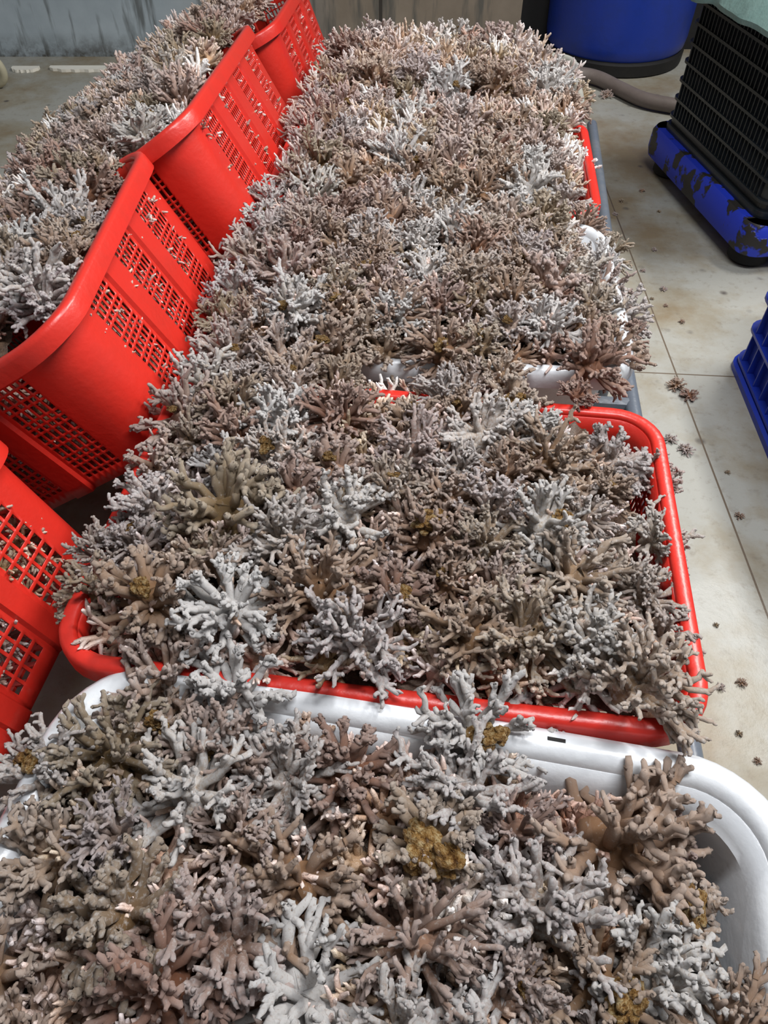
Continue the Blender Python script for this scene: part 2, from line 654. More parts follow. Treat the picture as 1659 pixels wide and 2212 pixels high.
mb = MB()
pts = [unproj(u, v, z) for (u, v, z) in ((1130, 205, 0.06), (1190, 170, 0.05), (1240, 160, 0.04), (1290, 168, 0.035), (1340, 192, 0.031), (1385, 213, 0.031), (1430, 224, 0.031), (1490, 232, 0.031), (1600, 236, 0.031))]
fine = []
for i in range(len(pts) - 1):
    p0 = pts[max(i - 1, 0)]; p1 = pts[i]; p2 = pts[i + 1]; p3 = pts[min(i + 2, len(pts) - 1)]
    for t in np.linspace(0, 1, 8)[:-1]:
        fine.append(0.5 * ((2 * p1) + (-p0 + p2) * t + (2 * p0 - 5 * p1 + 4 * p2 - p3) * t * t + (-p0 + 3 * p1 - 3 * p2 + p3) * t ** 3))
mb.tube(fine, 0.028, 14)
tag(mb.build('hose', M_HOSE), 'thick grey-brown hose lying across the floor in front of the blue barrel', 'hose')

# ------------------------------------------------------------------ black crate on its dolly, green bag, blue crate
bc0 = np.array([0.684, 2.815])
bc1 = np.array([0.863, 2.151])
dirv = (bc1 - bc0) / np.linalg.norm(bc1 - bc0)
ang = math.atan2(dirv[1], dirv[0]) + PI / 2
nrm = np.array([-dirv[1], dirv[0]])   # into the crate
Lc, Wc = np.linalg.norm(bc1 - bc0), 0.50
cen = (bc0 + bc1) / 2 + nrm * Wc / 2


def ribbed_crate(t, mat, hx, hy, H, levels, pitch, depth, flange, lip):
    P = rrect(hx, hy, 0.03)
    mbb = sweep_rim(hx, hy, 0.03, 0, [(-0.004, 0), (0, 0), (depth * 0.2, H), (-0.004, H)], nc=5)
    for z in levels:
        rb = sweep_rim(hx, hy, 0.03, z, [(-0.002, -0.004), (depth, -0.004), (depth, 0.004), (-0.002, 0.004)], nc=5)
        rb.build('ledge', mat, t, angle=50, bevel=0)
    fin = mbb
    zz = [0.0] + list(levels) + [H]
    for a, b2 in zip(levels[:-1], levels[1:]):
        off = random.random() * pitch
        y = -hy + 0.035 + off * 0.4
        while y < hy - 0.03:
            for s in (-1, 1):
                x0, x1 = sorted((s * (hx - 0.001), s * (hx + depth * 0.8)))
                fin.box(x0, x1, y - 0.0018, y + 0.0018, a + 0.004, b2 - 0.004)
            y += pitch
        x = -hx + 0.035
        while x < hx - 0.03:
            for s in (-1, 1):
                y0, y1 = sorted((s * (hy - 0.001), s * (hy + depth * 0.8)))
                fin.box(x - 0.0018, x + 0.0018, y0, y1, a + 0.004, b2 - 0.004)
            x += pitch
    fin.build('crate_wall', mat, t, smooth=False)
    sweep_rim(hx, hy, 0.03, 0, [(-0.004, 0), (flange, 0), (flange, 0.016), (depth, 0.02), (-0.004, 0.02)], nc=5).build('base_flange', mat, t, angle=50)
    sweep_rim(hx, hy, 0.03, H, [(-0.004, -0.02), (lip, -0.02), (lip, 0.0), (-0.004, 0.0)], nc=5).build('rim', mat, t, angle=50)
    b = MB()
    b.box(-hx + 0.003, hx - 0.003, -hy + 0.003, hy - 0.003, 0.002, 0.008)
    b.build('crate_base', mat, t, smooth=False)


t = thing('ribbed_crate', 'black ribbed plastic crate standing on the blue dolly', 'crate', (cen[0], cen[1], 0.151), (0, 0, ang))
ribbed_crate(t, M_BLACK, Wc / 2 - 0.012, Lc / 2 - 0.012, 0.45, [0.045, 0.10, 0.155, 0.21, 0.265, 0.32, 0.375, 0.425], 0.021, 0.010, 0.012, 0.012)

t = thing('dolly', 'blue dolly with chipped paint and black feet under the black crate', 'dolly', (cen[0] - 0.0, cen[1], 0), (0, 0, ang))
dmb = sweep_rim(Wc / 2 + 0.02, Lc / 2 + 0.03, 0.05, 0.10, [(-0.25, -0.03), (0.008, -0.045), (0.014, -0.02), (0.012, 0.035), (0.002, 0.05), (-0.25, 0.05)], nc=6)
dmb.build('dolly_deck', M_DOLLY, t, angle=40)
P4 = rrect(Wc / 2 - 0.2, Lc / 2 - 0.18, 0.03)
for sx in (-1, 1):
    for sy in (-1, 1):
        f_ = MB()
        k = 20
        vs = [(sx * (Wc / 2 - 0.05) + r_ * math.cos(2 * PI * i / k), sy * (Lc / 2 - 0.05) + r_ * math.sin(2 * PI * i / k), h) for (r_, h) in ((0.05, 0.0), (0.06, 0.01), (0.055, 0.072)) for i in range(k)]
        fs = [(q * k + i, q * k + (i + 1) % k, (q + 1) * k + (i + 1) % k, (q + 1) * k + i) for q in range(2) for i in range(k)]
        fs.append(tuple(range(k))[::-1])
        f_.add(vs, fs)
        fo = f_.build('foot', M_RUBBER, t)
        fo['label'] = 'black rubber foot'

# green tinted bag on the black crate
bm_v, bm_f = [], []
nu, nv = 40, 28
top = MB()


def bag_pt(i, j, side):
    a, b2 = i / nu * 2 - 1, j / nv * 2 - 1
    e = max(0.0, 1 - max(abs(a), abs(b2)) ** 6)
    x = (a * 0.25 if a > 0 else a * 0.34) + 0.03 * noise.noise(Vector((a * 3, b2 * 3, 5)))
    y = b2 * 0.37 + 0.03 * noise.noise(Vector((a * 3, b2 * 3, 9)))
    h = 0.012 + 0.08 * e + 0.03 * noise.noise(Vector((a * 4, b2 * 4, 1))) * e
    dr = -max(0.0, -x - 0.25) * (0.28 + 0.2 * b2) - max(0.0, abs(y) - 0.345) * 0.3
    return (x, y, (h if side else 0.0) + dr)


vs = [bag_pt(i, j, 1) for i in range(nu + 1) for j in range(nv + 1)] + [bag_pt(i, j, 0) for i in range(nu + 1) for j in range(nv + 1)]
q0 = (nu + 1) * (nv + 1)
fs = []
for i in range(nu):
    for j in range(nv):
        a = i * (nv + 1) + j
        fs.append((a, a + nv + 1, a + nv + 2, a + 1))
        fs.append((q0 + a, q0 + a + 1, q0 + a + nv + 2, q0 + a + nv + 1))
for i in range(nu):
    for j in (0, nv):
        a = i * (nv + 1) + j
        fs.append((a, a + nv + 1, q0 + a + nv + 1, q0 + a))
for j in range(nv):
    for i in (0, nu):
        a = i * (nv + 1) + j
        fs.append((a, a + 1, q0 + a + 1, q0 + a))
top.add(vs, fs)
o = top.build('plastic_bag', M_BAG)
o.location = (cen[0], cen[1], 0.604)
o.rotation_euler = (0, 0, ang)
tag(o, 'green tinted plastic bag lying over the top of the black crate', 'bag')

t = thing('ribbed_crate', 'blue ribbed plastic crate standing on the floor at the right edge', 'crate', (1.02, 1.385, 0), (0, 0, R(3)))
ribbed_crate(t, M_BLUE, 0.235, 0.30, 0.44, [0.03, 0.12, 0.21, 0.30, 0.39], 0.052, 0.020, 0.028, 0.022)

# ------------------------------------------------------------------ the rack under the baskets
t = thing('pipe_rack', 'low rack of grey plastic pipes holding up the rows of tubs and baskets', 'rack', (0, 0, 0))
RZ = 0.242
for x in (0.372, -0.40):
    mb = MB()
    mb.tube([(x, -0.35, RZ), (x - 0.0, 0.55, RZ), (x + 0.004, 1.5, RZ), (x + 0.03, 2.55, RZ)], 0.016, 14)
    mb.build('rail', M_PIPE, t)
for y in (-0.3, 0.02, 0.62, 1.18, 1.42, 1.70, 2.2, 2.5):
    mb = MB()
    mb.tube([(-0.42, y, RZ), (0.372, y, RZ)], 0.014, 10)
    mb.build('cross_bar', M_PIPE, t)
for x in (0.372, -0.40):
    for y in (-0.3, 1.42, 2.5):
        mb = MB()
        mb.tube([(x, y, 0.0), (x, y, RZ)], 0.016, 12)
        mb.build('leg', M_PIPE, t)
mb = MB()
mb.tube([(0.376, 1.36, RZ), (0.376, 1.365, RZ), (0.376, 1.49, RZ), (0.376, 1.495, RZ)], [0.019, 0.022, 0.022, 0.019], 16)
mb.tube([(0.35, 1.42, RZ), (0.376, 1.42, RZ)], 0.02, 12)
cp = mb.build('pipe_coupler', M_PIPE, t)
mb = MB()
mb.tube([(0.376 + 0.024 * math.cos(a), 1.45, RZ + 0.024 * math.sin(a)) for a in np.linspace(0, 2 * PI, 25)[:-1]], 0.002, 6, closed=True)
mb.tube([(0.39, 1.45, RZ + 0.02), (0.372, 1.455, RZ + 0.035), (0.36, 1.47, RZ + 0.05)], 0.0018, 6)
zt = mb.build('cable_tie', M_TIE, t)
zt['label'] = 'pale cable tie round the pipe joint'

# ------------------------------------------------------------------ tubs and baskets of the right column (rims at z = 0.5)
ZR = 0.50
TB = 0.259
make_tub('storage_tub', 'white plastic tub of coral nearest the viewer, with a thick rolled rim', (-0.022, 0.095, TB), (0, 0, R(-4.6)),
         0.345, 0.235, ZR - TB - 0.004, M_WHITE, roll=0.034, rad=0.075, slots=((0.143, 0.252, R(0)),))
make_basket('plastic_basket', 'red plastic basket heaped with coral, directly behind the nearest white tub',
            (-0.052, 0.612, TB), (0, 0, R(-1.2)), 0.362, 0.254, ZR - TB - 0.006, rad=0.05)
make_tub('storage_tub', 'white plastic tub of coral behind the near red basket, mostly buried', (-0.045, 1.165, TB), (0, 0, R(2.0)),
         0.315, 0.215, ZR - TB - 0.004, M_WHITE, roll=0.026, rad=0.05)
make_basket('plastic_basket', 'red plastic basket almost buried in coral, only one rim corner showing by the rail',
            (-0.06, 1.672, TB), (0, 0, 0), 0.345, 0.236, ZR - TB - 0.006, rad=0.05)
make_tub('storage_tub', 'grey translucent tub of coral at the far end of the rack', (-0.055, 2.17, TB), (0, 0, 0),
         0.33, 0.20, ZR - TB - 0.01, M_GREYTUB, roll=0.022, rad=0.05)

# ------------------------------------------------------------------ the tilted red baskets of the left column
LEFT = []
for (pos, rot, hy, Hb, lab) in (
        ((-0.594, 0.435, 0.539), (0.7, -29.3, -3.3), 0.2565, 0.236, 'red basket with large square holes tipped over at the lower left edge'),
        ((-0.523, 1.030, 0.659), (-1.1, -30.6, 6.9), 0.297, 0.242, 'tipped red basket in the middle of the left row, its near end in shadow'),
        ((-0.520, 1.720, 0.656), (-5.5, -31.7, 7.1), 0.395, 0.230, 'tipped red basket behind the middle one, its long rim running up the heap'),
        ((-0.530, 2.520, 0.572), (-2.5, -23.7, 2.8), 0.335, 0.2585, 'farthest tipped red basket, nearest the stained wall')):
    coarse = 'square holes' in lab
    Wb = 0.70
    rot = tuple(R(a) for a in rot)
    M = Euler(rot, 'XYZ').to_matrix()
    base = Vector(pos) + M @ Vector((-Wb / 2, 0, -Hb))
    if coarse:
        make_basket('plastic_basket', lab, base, rot, Wb / 2, hy, Hb, hole=0.0150, bar=0.0045, ncell=4, npan=3, coarse=True, rad=0.05, draft=0.010)
    else:
        make_basket('plastic_basket', lab, base, rot, Wb / 2, hy, Hb, rad=0.07, draft=0.010)
    LEFT.append((base, M, Wb / 2, hy, Hb))


# ------------------------------------------------------------------ coral clumps
def tube_np(pts, rad, n=6):
    m = len(pts)
    T = np.gradient(pts, axis=0)
    T /= np.linalg.norm(T, axis=1)[:, None] + 1e-9
    ref = np.array([0.31, 0.62, 0.72])
    X = np.cross(T, ref)
    X /= np.linalg.norm(X, axis=1)[:, None] + 1e-9
    Y = np.cross(T, X)
    an = np.arange(n) * 2 * PI / n
    V = pts[:, None, :] + rad[:, None, None] * (X[:, None, :] * np.cos(an)[None, :, None] + Y[:, None, :] * np.sin(an)[None, :, None])
    V = V.reshape(-1, 3)
    i = np.arange(m - 1)[:, None]
    k = np.arange(n)[None, :]
    k2 = (k + 1) % n
    Fq = np.stack([i * n + k, i * n + k2, (i + 1) * n + k2, (i + 1) * n + k], -1).reshape(-1, 4)
    return V, Fq


def unit(v):
    return v / (np.linalg.norm(v) + 1e-9)


class CoralGen:
    def __init__(s, seed, sides=6, lod=1.0):
        s.g = np.random.default_rng(seed)
        s.V, s.F, s.T = [], [], []
        s.n = 0
        s.sides = sides
        s.lod = lod

    def finger(s, p0, d, L, r0, t0, t1, curv=0.25, taper=0.75):
        g = s.g
        tt = np.array([0, 0.3, 0.6, 0.84, 0.95, 1.0]) if s.lod >= 1 else np.array([0, 0.45, 0.85, 1.0])
        side = unit(g.normal(size=3))
        P = p0 + np.outer(tt * L, d) + np.outer((tt ** 2) * L * curv, side)
        P[1:-1] += g.normal(size=(len(tt) - 2, 3)) * r0 * 0.28
        prof = (1 - (1 - taper) * tt) * (1 + g.normal(size=len(tt)) * 0.09)
        prof[-2] *= 0.82
        prof[-1] = 0.10
        V, Fq = tube_np(P, prof * r0, s.sides)
        s.V.append(V)
        s.F.append(Fq + s.n)
        s.T.append(np.repeat(t0 + (t1 - t0) * tt, s.sides))
        s.n += len(V)
        return P, unit(P[-1] - P[-3])

    def blob(s, c, r, t):
        g = s.g
        nu_, nv_ = 8, 6
        th = np.linspace(0.05, PI - 0.05, nv_)
        ph = np.arange(nu_) * 2 * PI / nu_
        rr_ = r * (1 + g.normal(size=(nv_, nu_)) * 0.12)
        V = np.stack([rr_ * np.sin(th)[:, None] * np.cos(ph), rr_ * np.sin(th)[:, None] * np.sin(ph), rr_ * np.cos(th)[:, None] * np.ones(nu_)], -1).reshape(-1, 3) + c
        i = np.arange(nv_ - 1)[:, None]
        k = np.arange(nu_)[None, :]
        Fq = np.stack([i * nu_ + k, (i + 1) * nu_ + k, (i + 1) * nu_ + (k + 1) % nu_, i * nu_ + (k + 1) % nu_], -1).reshape(-1, 4)
        s.V.append(V)
        s.F.append(Fq + s.n)
        s.T.append(np.full(len(V), t))
        s.n += len(V)


def coral_arrays(seed, style, lod=1.0):
    """unit clump: branches reach radius 1 over a hemisphere"""
    G = CoralGen(seed, 6 if lod >= 1 else 5, lod)
    g = G.g
    S = dict(star=(40, 0.052, 3, 0.38, 1.80, 0.20), antler=(30, 0.062, 3, 0.36, 1.6, 0.30),
             bushy=(38, 0.056, 4, 0.27, 1.75, 0.18), fan=(30, 0.058, 3, 0.38, 1.45, 0.25), knob=(32, 0.067, 3, 0.26, 1.7, 0.18))[style]
    ns, r0, nf, fl, spread, curv = S
    if lod < 1:
        ns = int(ns * 0.7)
        nf = max(2, nf - 1)
        r0 *= 1.15
    G.blob(np.array([0, 0, 0.04]), 0.34, 0.0)
    ga = PI * (3 - math.sqrt(5))
    for i in range(ns):
        ct = 1 - (1 - math.cos(spread)) * (i + 0.5) / ns
        st = math.sqrt(max(0, 1 - ct * ct))
        a = i * ga + g.normal() * 0.25
        d = unit(np.array([st * math.cos(a), st * math.sin(a), ct]) + g.normal(size=3) * 0.14)
        if style == 'fan':
            d = unit(d * np.array([1.0, 0.55, 1.1]))
        L = (0.58 + 0.22 * g.random())
        p0 = d * 0.10 + g.normal(size=3) * 0.05
        P, de = G.finger(p0, d, L, r0 * (1.1 + 0.35 * g.random()), 0.05, 0.65, curv * (0.4 + g.random()), 0.85)
        for f in range(nf + int(g.random() < 0.5)):
            q = 0.45 + 0.55 * (f + g.random() * 0.6) / (nf + 0.5)
            k = q * (len(P) - 1)
            b = int(min(k, len(P) - 2))
            pp = P[b] * (1 - (k - b)) + P[b + 1] * (k - b)
            dd = unit(d * 0.75 + de * 0.3 + g.normal(size=3) * 0.42)
            P2, d2 = G.finger(pp, dd, fl * (0.65 + 0.6 * g.random()) * (1.15 - 0.45 * q), r0 * (0.72 + 0.3 * g.random()), 0.4, 1.0, curv * g.random(), 0.78)
            if lod >= 1:
                for h in range(int(g.random() < 0.8) + int(g.random() < 0.45)):
                    kk = 1 + int(g.random() * 3)
                    G.finger(P2[kk], unit(dd * 0.7 + g.normal(size=3) * 0.55), fl * (0.28 + 0.25 * g.random()), r0 * (0.55 + 0.22 * g.random()), 0.7, 1.0, 0.15, 0.75)
    return np.concatenate(G.V), np.concatenate(G.F), np.concatenate(G.T)


def mesh_np(name, V, Fq, T, mat, col=None):
    me = bpy.data.meshes.new(name)
    me.vertices.add(len(V))
    me.vertices.foreach_set('co', V.astype(np.float32).ravel())
    me.loops.add(Fq.size)
    me.loops.foreach_set('vertex_index', Fq.astype(np.int32).ravel())
    me.polygons.add(len(Fq))
    me.polygons.foreach_set('loop_start', np.arange(0, Fq.size, 4, dtype=np.int32))
    me.polygons.foreach_set('use_smooth', np.ones(len(Fq), dtype=bool))
    me.update(calc_edges=True)
    a = me.attributes.new('tip', 'FLOAT', 'POINT')
    a.data.foreach_set('value', T.astype(np.float32))
    if col is not None:
        c = me.attributes.new('piece', 'FLOAT_COLOR', 'POINT')
        c.data.foreach_set('color', col.astype(np.float32).ravel())
    me.materials.append(mat)
    return me


STYLES = ['star', 'antler', 'bushy', 'fan', 'knob']
PROTO = {}
for si, st in enumerate(STYLES):
    for k in range({'star': 5, 'antler': 4, 'bushy': 4, 'fan': 3, 'knob': 3}[st]):
        V, Fq, T = coral_arrays(100 * si + k, st)
        PROTO.setdefault(st, []).append(mesh_np('coral_clump', V, Fq, T, M_CORAL))
LOW = {st: [coral_arrays(1000 + 10 * i + k, st, 0.5) for k in range(3)] for i, st in enumerate(STYLES)}


def lump_mesh(seed):
    """crusty cluster of glassy crumbs"""
    g = random.Random(seed)
    Vs, Fs, n0 = [], [], 0
    nu_, nv_ = 14, 9
    for q in range(34):
        if q == 0:
            c, rr_ = Vector((0, 0, 0)), 0.62
        else:
            d0 = Vector((g.gauss(0, 1), g.gauss(0, 1), g.gauss(0, 0.7))).normalized()
            c, rr_ = d0 * g.uniform(0.45, 0.80), g.uniform(0.14, 0.34)
        sq = Vector((g.uniform(.7, 1.2), g.uniform(.7, 1.2), g.uniform(.5, 1.1)))
        for j in range(nv_):
            th = 0.04 + (PI - 0.08) * j / (nv_ - 1)
            for i in range(nu_):
                ph = 2 * PI * i / nu_
                d = Vector((math.sin(th) * math.cos(ph), math.sin(th) * math.sin(ph), math.cos(th)))
                r_ = rr_ * (1 + 0.45 * noise.noise(d * 2.4 + Vector((seed, q, 0))))
                Vs.append(c + Vector((d.x * sq.x, d.y * sq.y, d.z * sq.z)) * r_)
        for j in range(nv_ - 1):
            for i in range(nu_):
                Fs.append((n0 + j * nu_ + i, n0 + (j + 1) * nu_ + i, n0 + (j + 1) * nu_ + (i + 1) % nu_, n0 + j * nu_ + (i + 1) % nu_))
        n0 = len(Vs)
    V = np.array([tuple(v) for v in Vs])
    return mesh_np('ochre_crust', V, np.array(Fs), np.zeros(len(V)), M_OCHRE)


LUMPS = [lump_mesh(3 + k * 7) for k in range(4)]

# palette: base colour and how it is called
PAL = {
    'pinkish-grey': (0.57, 0.445, 0.405), 'beige': (0.53, 0.415, 0.31), 'tan-brown': (0.42, 0.275, 0.18), 'reddish-brown': (0.36, 0.185, 0.125),
    'lilac-grey': (0.58, 0.51, 0.52), 'whitish': (0.68, 0.64, 0.60), 'olive-brown': (0.35, 0.27, 0.15), 'dusky pink': (0.51, 0.36, 0.315)}
FROST = {'pinkish-grey': 0.04, 'beige': -0.02, 'tan-brown': -0.2, 'reddish-brown': -0.25, 'lilac-grey': 0.10, 'whitish': 0.32, 'olive-brown': -0.2, 'dusky pink': -0.06}


# heap surfaces
def fall(d, w_):
    return max(0.0, min(1.0, d / w_)) ** 0.6 if d > 0 else 0.0


def heap_right(x, y):
    n_ = noise.noise(Vector((x * 7, y * 7, 3.0))) * 0.018
    if y < 0.335:    # nearest white tub
        e = fall(min(0.30 - x, x + 0.37, 0.33 - y + 0.03), 0.16)
        low = 0.045 * max(0, min(1, (x - 0.05) / 0.2)) * max(0, min(1, (y + 0.02) / 0.3))
        return 0.475 + 0.04 * e + n_ - low
    c = {0: 0.618, 1: 1.165, 2: 1.672, 3: 2.17}[0 if y < 0.905 else 1 if y < 1.42 else 2 if y < 1.93 else 3]
    e = fall(min(0.285 - x, x + 0.42, 0.285 - abs(y - c) + 0.02), 0.15)
    return 0.472 + 0.062 * e + n_


def heap_left(x, y):
    n_ = noise.noise(Vector((x * 6, y * 6, 9.0))) * 0.025
    z = 0.640 + (x + 0.53) * 0.57 - 0.05 * max(0, y - 1.9) - (0.10 if y < 0.70 else 0)
    bulge = 0.060 * fall(-0.56 - x, 0.14)
    z = z + bulge + n_
    if x < -1.12:
        z -= (-1.12 - x) * 1.1
    return z


